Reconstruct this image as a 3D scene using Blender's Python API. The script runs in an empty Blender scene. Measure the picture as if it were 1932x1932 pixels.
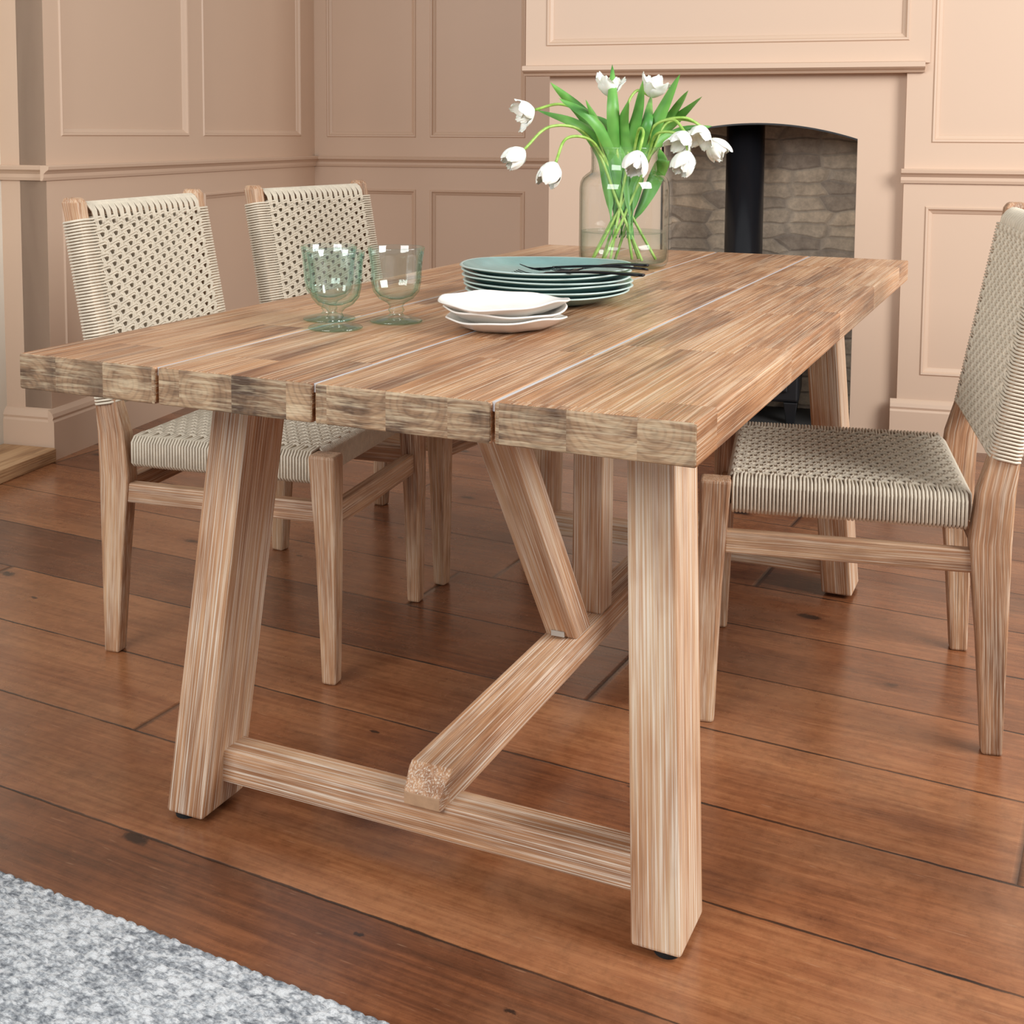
import bpy, bmesh, math, random
import numpy as np
from mathutils import Vector, Matrix
random.seed(7)
C=bpy.context.scene.collection
bpy.context.scene.view_settings.view_transform='Standard'
# ---------------------------------------------------------------- camera
F,PXC,PYC=2366.2,903.3,451.08
a,p,r=.4375,.0830,.0045
CAM=Vector((1.2996,-1.2812,1.0631))
f0=Vector((-math.sin(a),math.cos(a),0));r0=Vector((math.cos(a),math.sin(a),0));u0=Vector((0,0,1))
FW=math.cos(p)*f0-math.sin(p)*u0;U1=math.sin(p)*f0+math.cos(p)*u0
RI=math.cos(r)*r0+math.sin(r)*U1;UP=-math.sin(r)*r0+math.cos(r)*U1
cd=bpy.data.cameras.new('Camera');cam=bpy.data.objects.new('Camera',cd);C.objects.link(cam)
cd.sensor_width=36;cd.lens=F/1932*36;cd.shift_x=(966-PXC)/1932;cd.shift_y=-(966-PYC)/1932;cd.clip_start=.05
M=Matrix((RI,UP,-FW)).transposed().to_4x4();M.translation=CAM;cam.matrix_world=M
bpy.context.scene.camera=cam
def ray(u,v): return FW+RI*((u-PXC)/F)-UP*((v-PYC)/F)
def at_z(u,v,z=0.):
    d=ray(u,v);return CAM+d*((z-CAM.z)/d.z)
def at_k(u,v,k): return CAM+ray(u,v)*k
# room frame
RW=.1493
RM=Matrix.Rotation(RW,4,'Z');RM.translation=Vector((-1.670,1.784,0))
RMI=RM.inverted();RCAM=RMI@CAM
def rray(u,v): return RMI.to_3x3()@ray(u,v)
def on_y(u,v,yr):
    d=rray(u,v);q=RCAM+d*((yr-RCAM.y)/d.y);return q.x,q.z
def on_x(u,v,xr):
    d=rray(u,v);q=RCAM+d*((xr-RCAM.x)/d.x);return q.y,q.z
# ---------------------------------------------------------------- materials
def newmat(name):
    m=bpy.data.materials.new(name);m.use_nodes=True;nt=m.node_tree
    return m,nt,nt.nodes['Principled BSDF']
def L(nt,a_,b_): nt.links.new(a_,b_)
def srgb(*c):
    return tuple(((x/255)/12.92 if x/255<=.04045 else (((x/255)+.055)/1.055)**2.4) for x in c)+(1,)
def noise(nt,vec,scale,detail=3,rough=.55):
    n=nt.nodes.new('ShaderNodeTexNoise');n.inputs['Scale'].default_value=scale;n.inputs['Detail'].default_value=detail;n.inputs['Roughness'].default_value=rough
    if vec is not None:L(nt,vec,n.inputs['Vector'])
    return n.outputs['Fac']
def mapping(nt,vec,sc=(1,1,1),rot=(0,0,0),loc=(0,0,0)):
    n=nt.nodes.new('ShaderNodeMapping');n.inputs['Scale'].default_value=sc;n.inputs['Rotation'].default_value=rot;n.inputs['Location'].default_value=loc;L(nt,vec,n.inputs['Vector']);return n.outputs[0]
def ramp(nt,fac,stops):
    n=nt.nodes.new('ShaderNodeValToRGB');e=n.color_ramp.elements
    e[0].position,e[0].color=stops[0];e[1].position,e[1].color=stops[-1]
    for pp,c in stops[1:-1]:
        q=e.new(pp);q.color=c
    L(nt,fac,n.inputs[0]);return n.outputs[0]
def mix(nt,fac,c1,c2,mode='MIX'):
    n=nt.nodes.new('ShaderNodeMix');n.data_type='RGBA';n.blend_type=mode
    for i,v in ((0,fac),(6,c1),(7,c2)):
        if hasattr(v,'is_linked') or hasattr(v,'links'): L(nt,v,n.inputs[i])
        else: n.inputs[i].default_value=v
    return n.outputs[2]
def mth(nt,op,a_,b_=None,c_=None):
    n=nt.nodes.new('ShaderNodeMath');n.operation=op
    for i,v in enumerate((a_,b_,c_)):
        if v is None: continue
        if hasattr(v,'links'): L(nt,v,n.inputs[i])
        else: n.inputs[i].default_value=v
    return n.outputs[0]
def bump(nt,bs,h,strength,dist=.002):
    n=nt.nodes.new('ShaderNodeBump');n.inputs['Strength'].default_value=strength;n.inputs['Distance'].default_value=dist
    L(nt,h,n.inputs['Height']);L(nt,n.outputs[0],bs.inputs['Normal'])
def comb(nt,x=0.,y=0.,z=0.):
    n=nt.nodes.new('ShaderNodeCombineXYZ')
    for i,v in enumerate((x,y,z)):
        if hasattr(v,'links'): L(nt,v,n.inputs[i])
        else: n.inputs[i].default_value=v
    return n.outputs[0]
def vadd(nt,a_,b_):
    n=nt.nodes.new('ShaderNodeVectorMath');n.operation='ADD';L(nt,a_,n.inputs[0]);L(nt,b_,n.inputs[1]);return n.outputs[0]
def coords(nt,kind='Object'): return nt.nodes.new('ShaderNodeTexCoord').outputs[kind]
W1=(1,1,1,1);K0=(0,0,0,1)
def wood(name,dark,mid,light,lime,limeamt=.5,rough=.5,endgrain=False,blotch=.5,fs=300,darkline=.5,stave=0.,flen=.012,cellr=(.72,1.10),voff=.10,ring=.35):
    m,nt,bs=newmat(name)
    at=nt.nodes.new('ShaderNodeAttribute');at.attribute_name='grain';co=at.outputs['Vector']
    inf=nt.nodes.new('ShaderNodeObjectInfo').outputs['Random']
    co=vadd(nt,co,comb(nt,mth(nt,'MULTIPLY',inf,37.),0.,mth(nt,'MULTIPLY',inf,11.)))
    cell=None
    if stave:
        sp=nt.nodes.new('ShaderNodeSeparateXYZ');L(nt,co,sp.inputs[0])
        sx=mth(nt,'DIVIDE',sp.outputs[0],stave);si=mth(nt,'FLOOR',sx);sf_=mth(nt,'SUBTRACT',mth(nt,'FRACT',sx),.5)
        w1=nt.nodes.new('ShaderNodeTexWhiteNoise');w1.noise_dimensions='1D';L(nt,si,w1.inputs['W'])
        zi=mth(nt,'FLOOR',mth(nt,'ADD',mth(nt,'DIVIDE',sp.outputs[2],.42),mth(nt,'MULTIPLY',w1.outputs[0],9.)))
        w2=nt.nodes.new('ShaderNodeTexWhiteNoise');w2.noise_dimensions='2D';L(nt,comb(nt,si,zi,0.) if not endgrain else comb(nt,si,3.,0.),w2.inputs['Vector'])
        cell=w2.outputs[0];cell2=w1.outputs[0]
        co=vadd(nt,co,comb(nt,0.,mth(nt,'MULTIPLY',cell,3.),mth(nt,'MULTIPLY',cell,7.)))
    st=(1,1,.05) if not endgrain else (.14,1,1)
    sf=(1,1,flen) if not endgrain else (.08,1,1)
    s2=(1,1,.22) if not endgrain else (1,.7,1)
    big=noise(nt,mapping(nt,co,s2),8 if not endgrain else 16,4,.6)
    mid_=noise(nt,mapping(nt,co,st),75,4,.6)
    fine=noise(nt,mapping(nt,co,sf),fs,3,.65)
    v=mth(nt,'ADD',mth(nt,'MULTIPLY',big,.6),mth(nt,'MULTIPLY',mid_,.4))
    if stave: v=mth(nt,'ADD',v,mth(nt,'MULTIPLY',mth(nt,'SUBTRACT',cell,.5),voff))
    col=ramp(nt,v,[(.38,dark),(.49,mid),(.60,light)])
    if endgrain and stave:
        dx=mth(nt,'ADD',mth(nt,'MULTIPLY',sf_,stave),mth(nt,'MULTIPLY',mth(nt,'SUBTRACT',cell2,.5),.05))
        dy=mth(nt,'ADD',sp.outputs[1],mth(nt,'MULTIPLY',mth(nt,'SUBTRACT',cell,.5),.07))
        dd=mth(nt,'SQRT',mth(nt,'ADD',mth(nt,'MULTIPLY',dx,dx),mth(nt,'MULTIPLY',dy,dy)))
        dd=mth(nt,'ADD',dd,mth(nt,'MULTIPLY',big,.012))
        rg=mth(nt,'SINE',mth(nt,'MULTIPLY',dd,700.))
        col=mix(nt,mth(nt,'MULTIPLY',ramp(nt,rg,[(.1,K0),(.95,W1)]),ring),col,dark)
    lim=ramp(nt,mth(nt,'ADD',mth(nt,'MULTIPLY',fine,.85),mth(nt,'MULTIPLY',big,.15)),[(.47,K0),(.63,W1)])
    col=mix(nt,mth(nt,'MULTIPLY',lim,limeamt),col,lime)
    dk=ramp(nt,noise(nt,mapping(nt,co,sf,loc=(3,5,1)),fs*.7,3,.6),[(.34,W1),(.44,K0)])
    col=mix(nt,mth(nt,'MULTIPLY',dk,darkline),col,dark)
    bl=ramp(nt,noise(nt,mapping(nt,co,(1,1,.45)if not endgrain else(1,.8,1)),13,3),[(.54,K0),(.70,W1)])
    col=mix(nt,mth(nt,'MULTIPLY',bl,blotch),col,dark)
    if stave: col=mix(nt,1.,col,ramp(nt,cell,[(0.,(cellr[0],)*3+(1,)),(1.,(cellr[1],)*3+(1,))]),'MULTIPLY')
    L(nt,col,bs.inputs['Base Color']);bs.inputs['Roughness'].default_value=rough
    bump(nt,bs,mth(nt,'SUBTRACT',mid_,mth(nt,'MULTIPLY',fine,1.4)),.7,.0016)
    return m
M_top=wood('table_top_wood',srgb(116,72,44),srgb(172,118,76),srgb(192,142,98),srgb(230,208,178),.6,.28,False,.36,380,.5,.082,.008,(.95,1.03),.025)
M_end=wood('table_end_grain',srgb(84,61,42),srgb(146,114,84),srgb(174,142,108),srgb(214,194,160),.55,.6,True,.6,240,.35,.082,.012,(.82,1.06),.07,.28)
M_leg=wood('table_leg_wood',srgb(148,102,68),srgb(190,144,106),srgb(210,176,140),srgb(240,230,212),.75,.55,False,.35,400,.45,0.,.008)
M_ch=wood('chair_wood',srgb(122,82,54),srgb(178,132,96),srgb(204,164,126),srgb(232,214,190),.6,.5,False,.4,430,.42)
M_step=wood('step_wood',srgb(130,92,60),srgb(184,142,100),srgb(204,166,124),srgb(215,185,150),.3,.5)
def plain(name,col,rough=.5,metal=0,bumps=None,var=None):
    m,nt,bs=newmat(name);bs.inputs['Roughness'].default_value=rough;bs.inputs['Metallic'].default_value=metal
    co=coords(nt)
    v=noise(nt,co,var[0] if var else 3,3)
    d=var[1] if var else .06
    c2=tuple(max(0,x*(1-d*2)) for x in col[:3])+(1,)
    L(nt,ramp(nt,v,[(.3,c2),(.7,col)]),bs.inputs['Base Color'])
    if bumps: bump(nt,bs,noise(nt,co,bumps[0],3),bumps[1],.001)
    return m
M_wall=plain('wall_paint',srgb(213,184,159),.48,0,(40,.06),(1.2,.02))
M_cream=plain('cream_paint',srgb(232,224,208),.5)
M_rope=plain('woven_cord',srgb(222,209,187),.8,0,(900,.5),(60,.08))
M_black=plain('matte_black_metal',srgb(26,26,28),.42)
M_flue=plain('satin_black_flue',srgb(24,24,27),.24)
M_fork=plain('black_cutlery',srgb(16,17,20),.28,.5)
M_pad=plain('black_felt',srgb(18,16,15),.9)
M_teal=plain('teal_glaze',srgb(118,156,152),.22,0,(30,.1),(20,.1))
M_tealrim=plain('pale_glaze_rim',srgb(190,208,200),.25)
M_white=plain('white_glaze',srgb(236,231,223),.25,0,(25,.15),(15,.02))
M_seam_hl=plain('seam_highlight',srgb(200,198,198),.35)  # pale colour stands in for light caught on the plank edges
M_metal=plain('steel_plate',srgb(190,190,185),.35,.8)
M_brk=plain('dull_label_plate',srgb(186,180,170),.6)
def leafy(name,c1,c2,rough=.45,scale=60,tr=.0):
    m,nt,bs=newmat(name);co=coords(nt)
    L(nt,ramp(nt,noise(nt,co,scale,2),[(.3,c1),(.7,c2)]),bs.inputs['Base Color']);bs.inputs['Roughness'].default_value=rough
    if tr:
        bs.inputs['Subsurface Weight'].default_value=tr;bs.inputs['Subsurface Scale'].default_value=.01
    return m
M_leaf=leafy('tulip_leaf',srgb(66,130,52),srgb(124,184,86),.42,14)
M_stem=leafy('tulip_stem',srgb(125,170,62),srgb(175,205,105),.4)
M_petal=leafy('tulip_petal',srgb(236,234,220),srgb(250,250,245),.5,30,.15)
def glass(name,clear,edge,gl=.8,base=.07,pw=2.2):
    """thin clear glass: tinted see-through, mirror reflections rising towards grazing angles on the outer side"""
    m=bpy.data.materials.new(name);m.use_nodes=True;nt=m.node_tree;nt.nodes.remove(nt.nodes['Principled BSDF'])
    lw=nt.nodes.new('ShaderNodeLayerWeight');lw.inputs['Blend'].default_value=.5
    fc=lw.outputs['Facing']
    tr=nt.nodes.new('ShaderNodeBsdfTransparent');L(nt,ramp(nt,mth(nt,'POWER',fc,pw),[(.1,clear),(.95,edge)]),tr.inputs[0])
    g=nt.nodes.new('ShaderNodeBsdfGlossy');g.inputs['Roughness'].default_value=.03
    b=nt.nodes.new('ShaderNodeBump');b.inputs['Strength'].default_value=.25;b.inputs['Distance'].default_value=.004
    L(nt,noise(nt,coords(nt),26,1),b.inputs['Height']);L(nt,b.outputs[0],g.inputs['Normal'])
    fac=mth(nt,'ADD',base,mth(nt,'MULTIPLY',mth(nt,'POWER',fc,3.5),gl))
    bf=nt.nodes.new('ShaderNodeNewGeometry').outputs['Backfacing']
    fac=mth(nt,'MULTIPLY',fac,mth(nt,'SUBTRACT',1.,bf))
    mx=nt.nodes.new('ShaderNodeMixShader');L(nt,fac,mx.inputs[0]);L(nt,tr.outputs[0],mx.inputs[1]);L(nt,g.outputs[0],mx.inputs[2])
    L(nt,mx.outputs[0],nt.nodes['Material Output'].inputs[0]);return m
M_vase=glass('clear_glass',(.99,.999,.993,1),(.68,.76,.71,1));M_goblet=glass('green_tinted_glass',(.958,.992,.98,1),(.52,.79,.70,1),.8,.09,1.9);M_water=glass('water',(.95,.975,.955,1),(.74,.83,.78,1),.5,.05)
# floor
def floor_mat():
    m,nt,bs=newmat('floor_boards')
    co=mapping(nt,coords(nt),(1,1,1),(0,0,math.radians(3.0)))
    sp=nt.nodes.new('ShaderNodeSeparateXYZ');L(nt,co,sp.inputs[0])
    PW=.2485
    yy=mth(nt,'DIVIDE',mth(nt,'SUBTRACT',sp.outputs[1],.159),PW)
    row=mth(nt,'FLOOR',yy);fr=mth(nt,'FRACT',yy)
    wn=nt.nodes.new('ShaderNodeTexWhiteNoise');wn.noise_dimensions='1D';L(nt,row,wn.inputs['W'])
    xs=mth(nt,'ADD',mth(nt,'DIVIDE',sp.outputs[0],2.3),mth(nt,'MULTIPLY',wn.outputs[0],7.3))
    col_i=mth(nt,'FLOOR',xs);xf=mth(nt,'FRACT',xs)
    wn2=nt.nodes.new('ShaderNodeTexWhiteNoise');wn2.noise_dimensions='2D';L(nt,comb(nt,row,col_i),wn2.inputs['Vector'])
    rnd=wn2.outputs[0]
    g=comb(nt,mth(nt,'ADD',sp.outputs[0],mth(nt,'MULTIPLY',rnd,31)),sp.outputs[1],mth(nt,'MULTIPLY',rnd,5))
    big=noise(nt,mapping(nt,g,(.3,1.3,1)),5,5,.6)
    grain=noise(nt,mapping(nt,g,(.045,1,1)),95,5,.72)
    v=mth(nt,'ADD',mth(nt,'ADD',mth(nt,'MULTIPLY',big,.42),mth(nt,'MULTIPLY',grain,.38)),mth(nt,'MULTIPLY',rnd,.20))
    c=ramp(nt,v,[(.3,srgb(64,38,25)),(.42,srgb(102,60,38)),(.54,srgb(134,82,51)),(.68,srgb(164,110,72))])
    wr=ramp(nt,noise(nt,mapping(nt,co,(.7,1,1)),2.6,5,.7),[(.48,K0),(.72,W1)])
    c=mix(nt,mth(nt,'MULTIPLY',wr,.35),c,srgb(164,120,88))
    dr_=ramp(nt,noise(nt,mapping(nt,co,(.8,1,1),loc=(4,2,0)),2.4,5,.7),[(.50,K0),(.70,W1)])
    c=mix(nt,mth(nt,'MULTIPLY',dr_,.38),c,srgb(60,39,29))
    gr2=noise(nt,co,40,5,.75)
    c=mix(nt,.36,c,ramp(nt,gr2,[(.32,(.40,.37,.35,1)),(.54,(1.05,1.05,1.05,1))]),'MULTIPLY')
    sc=ramp(nt,noise(nt,mapping(nt,co,(.3,3,1),(0,0,.5)),60,2,.5),[(.68,K0),(.74,W1)])
    c=mix(nt,mth(nt,'MULTIPLY',sc,.2),c,srgb(190,150,118))
    vo=nt.nodes.new('ShaderNodeTexVoronoi');vo.inputs['Scale'].default_value=4.6;L(nt,mapping(nt,g,(.7,1.3,1)),vo.inputs['Vector'])
    kd=mth(nt,'ADD',vo.outputs['Distance'],mth(nt,'MULTIPLY',mth(nt,'SUBTRACT',gr2,.5),.12))
    c=mix(nt,mth(nt,'MULTIPLY',ramp(nt,kd,[(.06,W1),(.20,K0)]),.45),c,srgb(80,44,27))
    kn=ramp(nt,kd,[(.055,W1),(.09,K0)])
    c=mix(nt,mth(nt,'MULTIPLY',kn,.9),c,srgb(28,18,14))
    v2=nt.nodes.new('ShaderNodeTexVoronoi');v2.inputs['Scale'].default_value=8;L(nt,mapping(nt,co,(.5,1.2,1)),v2.inputs['Vector'])
    nl=ramp(nt,mth(nt,'ADD',v2.outputs['Distance'],mth(nt,'MULTIPLY',mth(nt,'SUBTRACT',gr2,.5),.12)),[(.035,W1),(.055,K0)])
    c=mix(nt,mth(nt,'MULTIPLY',nl,.85),c,srgb(20,16,16))
    jit=mth(nt,'MULTIPLY',mth(nt,'SUBTRACT',noise(nt,mapping(nt,co,(1,.2,1)),9,5,.7),.5),.026)
    e=mth(nt,'MINIMUM',mth(nt,'ADD',fr,jit),mth(nt,'SUBTRACT',1.,mth(nt,'ADD',fr,jit)))
    e=mth(nt,'ADD',e,mth(nt,'MULTIPLY',mth(nt,'SUBTRACT',noise(nt,mapping(nt,co,(1,.6,1)),14,4),.5),.018))
    sm=ramp(nt,e,[(.0055,W1),(.012,K0)])
    e2=mth(nt,'MINIMUM',xf,mth(nt,'SUBTRACT',1.,xf));sm2=ramp(nt,e2,[(.0005,W1),(.0011,K0)])
    seam=mth(nt,'MAXIMUM',sm,mth(nt,'MULTIPLY',sm2,.9))
    gap=mth(nt,'MULTIPLY',seam,ramp(nt,noise(nt,co,3,3),[(.35,(.7,.7,.7,1)),(.6,W1)]))
    c=mix(nt,gap,c,srgb(16,13,14))
    L(nt,c,bs.inputs['Base Color'])
    L(nt,ramp(nt,noise(nt,co,5,6,.65),[(.3,(.14,.14,.14,1)),(.7,(.36,.36,.36,1))]),bs.inputs['Roughness'])
    bs.inputs['Coat Weight'].default_value=.3;bs.inputs['Coat Roughness'].default_value=.2
    h=mth(nt,'SUBTRACT',mth(nt,'ADD',mth(nt,'ADD',mth(nt,'MULTIPLY',grain,.22),mth(nt,'MULTIPLY',gr2,.10)),mth(nt,'MULTIPLY',noise(nt,co,2.5,2),1.2)),mth(nt,'MULTIPLY',seam,1.))
    bump(nt,bs,h,.42,.004)
    return m
M_floor=floor_mat()
def stone_mat():
    m,nt,bs=newmat('rubble_stone')
    co=mapping(nt,coords(nt),(1,1,1),(math.radians(90),0,0))
    wob=nt.nodes.new('ShaderNodeTexNoise');wob.inputs['Scale'].default_value=10;L(nt,co,wob.inputs['Vector'])
    vm=nt.nodes.new('ShaderNodeVectorMath');vm.operation='SCALE';vm.inputs['Scale'].default_value=.022;L(nt,wob.outputs['Color'],vm.inputs[0])
    cc=mapping(nt,vadd(nt,co,vm.outputs[0]),(7.0,18.5,3))
    v1=nt.nodes.new('ShaderNodeTexVoronoi');v1.voronoi_dimensions='2D';v1.inputs['Randomness'].default_value=.5;v1.inputs['Scale'].default_value=1;L(nt,cc,v1.inputs['Vector'])
    v2=nt.nodes.new('ShaderNodeTexVoronoi');v2.voronoi_dimensions='2D';v2.feature='DISTANCE_TO_EDGE';v2.inputs['Randomness'].default_value=.5;v2.inputs['Scale'].default_value=1;L(nt,cc,v2.inputs['Vector'])
    cs=nt.nodes.new('ShaderNodeSeparateXYZ');L(nt,v1.outputs['Color'],cs.inputs[0])
    c=ramp(nt,cs.outputs[0],[(0,srgb(176,160,144)),(.5,srgb(206,190,170)),(1,srgb(230,210,184))])
    n=noise(nt,co,24,5,.7)
    c=mix(nt,.75,c,ramp(nt,n,[(.3,(.5,.47,.45,1)),(.7,(1.15,1.12,1.08,1))]),'MULTIPLY')
    ed=ramp(nt,v2.outputs['Distance'],[(.02,W1),(.13,K0)])
    c=mix(nt,mth(nt,'MULTIPLY',ed,.45),c,srgb(160,148,136))
    L(nt,c,bs.inputs['Base Color']);bs.inputs['Roughness'].default_value=.9
    bump(nt,bs,mth(nt,'SUBTRACT',mth(nt,'MULTIPLY',n,.8),mth(nt,'MULTIPLY',ed,.8)),.6,.010)
    return m
M_stone=stone_mat()
def rug_mat():
    m,nt,bs=newmat('woven_wool');co=coords(nt)
    at=nt.nodes.new('ShaderNodeAttribute');at.attribute_name='loop_tone'
    v=noise(nt,mapping(nt,co,(1,1.6,1)),120,2,.6);n2=noise(nt,co,7,2)
    f=mth(nt,'ADD',mth(nt,'ADD',mth(nt,'MULTIPLY',v,.70),mth(nt,'MULTIPLY',n2,.15)),mth(nt,'MULTIPLY',at.outputs['Fac'],.15))
    L(nt,ramp(nt,f,[(.34,srgb(104,108,113)),(.47,srgb(162,165,168)),(.60,srgb(210,211,211))]),bs.inputs['Base Color'])
    bs.inputs['Roughness'].default_value=.95
    bump(nt,bs,noise(nt,mapping(nt,co,(1,3,1)),330,2),.8,.003)
    return m
M_rug=rug_mat()
WOODS={M_top,M_end,M_leg,M_ch,M_step}
# ---------------------------------------------------------------- object helpers
def root(name,label,cat,loc=(0,0,0),rz=0,group=None,mat=None):
    o=bpy.data.objects.new(name,None);C.objects.link(o);o.empty_display_size=.05
    o.location=loc;o.rotation_euler=(0,0,rz);tag(o,label,cat,group);return o
def tag(o,label,cat,group=None):
    o['label']=label;o['category']=cat
    if group:o['group']=group
    return o
def mk(name,V,Fc,mat,parent=None,smooth=False,bevel=0,seg=2,M_=None,recalc=True,grain=None):
    me=bpy.data.meshes.new(name);me.from_pydata([tuple(v) for v in V],[],Fc)
    mats=(list(mat) if isinstance(mat,(list,tuple)) else [mat])
    if mats[0] in WOODS:
        if grain is None:
            A=np.array([tuple(v) for v in V]);ext=A.max(0)-A.min(0);k=int(np.argmax(ext))
            od={0:(1,2,0),1:(0,2,1),2:(0,1,2)}[k];grain=A[:,od]
        at=me.attributes.new('grain','FLOAT_VECTOR','POINT');at.data.foreach_set('vector',np.array(grain,dtype=np.float32).ravel())
    if recalc:
        bm=bmesh.new();bm.from_mesh(me);bmesh.ops.recalc_face_normals(bm,faces=bm.faces);bm.to_mesh(me);bm.free()
    for mm in mats: me.materials.append(mm)
    if smooth: me.polygons.foreach_set('use_smooth',[True]*len(me.polygons))
    o=bpy.data.objects.new(name,me);C.objects.link(o)
    if parent:o.parent=parent
    if M_ is not None:o.matrix_local=M_
    if bevel:
        b=o.modifiers.new('bevel','BEVEL');b.width=bevel;b.segments=seg;b.limit_method='ANGLE';b.angle_limit=math.radians(35)
    return o
def endfaces(o):
    for pg in o.data.polygons:
        if abs(pg.normal.z)>.9: pg.material_index=1
def struct(o): o['kind']='structure';return o
def boxvf(x0,x1,y0,y1,z0,z1,V=None,Fc=None):
    V=[] if V is None else V;Fc=[] if Fc is None else Fc;n=len(V)
    V+=[(x0,y0,z0),(x1,y0,z0),(x1,y1,z0),(x0,y1,z0),(x0,y0,z1),(x1,y0,z1),(x1,y1,z1),(x0,y1,z1)]
    Fc+=[tuple(n+i for i in q) for q in ((0,3,2,1),(4,5,6,7),(0,1,5,4),(1,2,6,5),(2,3,7,6),(3,0,4,7))]
    return V,Fc
def loft(sections,V=None,Fc=None):
    V=[] if V is None else V;Fc=[] if Fc is None else Fc;n=len(V)
    for cx,cy,z,sx,sy in sections:
        V+=[(cx-sx/2,cy-sy/2,z),(cx+sx/2,cy-sy/2,z),(cx+sx/2,cy+sy/2,z),(cx-sx/2,cy+sy/2,z)]
    for k in range(len(sections)-1):
        for i in range(4):
            j=(i+1)%4;Fc.append((n+4*k+i,n+4*k+j,n+4*k+4+j,n+4*k+4+i))
    Fc.append((n,n+3,n+2,n+1));e=n+4*(len(sections)-1);Fc.append((e,e+1,e+2,e+3))
    return V,Fc
def loftgrain(sections):
    G=[]
    for cx,cy,z,sx,sy in sections: G+=[(-sx/2,-sy/2,z),(sx/2,-sy/2,z),(sx/2,sy/2,z),(-sx/2,sy/2,z)]
    return G
def beam(name,p0,p1,w,h,mat,parent=None,xh=(1,0,0),bevel=.003,seg=2):
    p0,p1=Vector(p0),Vector(p1);z=(p1-p0);ln=z.length;z.normalize();x=Vector(xh);x=(x-z*x.dot(z)).normalized();y=z.cross(x)
    m=Matrix((x,y,z)).transposed().to_4x4();m.translation=(p0+p1)/2
    V,Fc=boxvf(-w/2,w/2,-h/2,h/2,-ln/2,ln/2)
    return mk(name,V,Fc,mat,parent,False,bevel,seg,m)
def tubes(paths,rad,sides=6,closed=False,cap=True,V=None,Fc=None):
    V=[] if V is None else V;Fc=[] if Fc is None else Fc
    for path in paths:
        P=np.array(path,float);n=len(P)
        T=np.zeros_like(P)
        if closed: T=np.roll(P,-1,0)-np.roll(P,1,0)
        else:
            T[1:-1]=P[2:]-P[:-2];T[0]=P[1]-P[0];T[-1]=P[-1]-P[-2]
        T/=np.linalg.norm(T,axis=1)[:,None]+1e-12
        ref=np.array([0,0,1.]) if abs(T[0][2])<.9 else np.array([1.,0,0])
        N=np.cross(T[0],ref);N/=np.linalg.norm(N);b=len(V)
        for i in range(n):
            N=N-T[i]*np.dot(N,T[i]);N/=np.linalg.norm(N)+1e-12;B=np.cross(T[i],N)
            rr=rad(i/(n-1)) if callable(rad) else rad
            for s in range(sides):
                q=2*math.pi*s/sides;V.append(tuple(P[i]+rr*(math.cos(q)*N+math.sin(q)*B)))
        m=n if closed else n-1
        for i in range(m):
            i2=(i+1)%n
            for s in range(sides):
                s2=(s+1)%sides;Fc.append((b+i*sides+s,b+i*sides+s2,b+i2*sides+s2,b+i2*sides+s))
        if not closed and cap:
            Fc.append(tuple(b+s for s in range(sides))[::-1]);Fc.append(tuple(b+(n-1)*sides+s for s in range(sides)))
    return V,Fc
def lathe(prof,n=48,wob=None,V=None,Fc=None,close=False):
    V=[] if V is None else V;Fc=[] if Fc is None else Fc;b=len(V);m=len(prof)
    for j,(rr,z) in enumerate(prof):
        for i in range(n):
            t=2*math.pi*i/n;k=1;dz=0
            if wob: k,dz=wob(t,rr,z)
            V.append((rr*k*math.cos(t),rr*k*math.sin(t),z+dz))
    rng=m if close else m-1
    for j in range(rng):
        j2=(j+1)%m
        for i in range(n):
            i2=(i+1)%n;Fc.append((b+j*n+i,b+j*n+i2,b+j2*n+i2,b+j2*n+i))
    if not close:
        if prof[0][0]>1e-4: Fc.append(tuple(b+i for i in range(n))[::-1])
        if prof[-1][0]>1e-4: Fc.append(tuple(b+(m-1)*n+i for i in range(n)))
    return V,Fc
def crom(pts,n=10):
    P=[Vector(q) for q in pts];P=[P[0]*2-P[1]]+P+[P[-1]*2-P[-2]];out=[]
    for i in range(1,len(P)-2):
        for k in range(n):
            t=k/n;a_,b_,c_,d_=P[i-1:i+3]
            out.append(.5*((2*b_)+(c_-a_)*t+(2*a_-5*b_+4*c_-d_)*t*t+(3*b_-a_-3*c_+d_)*t**3))
    out.append(P[-2]);return out
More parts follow.
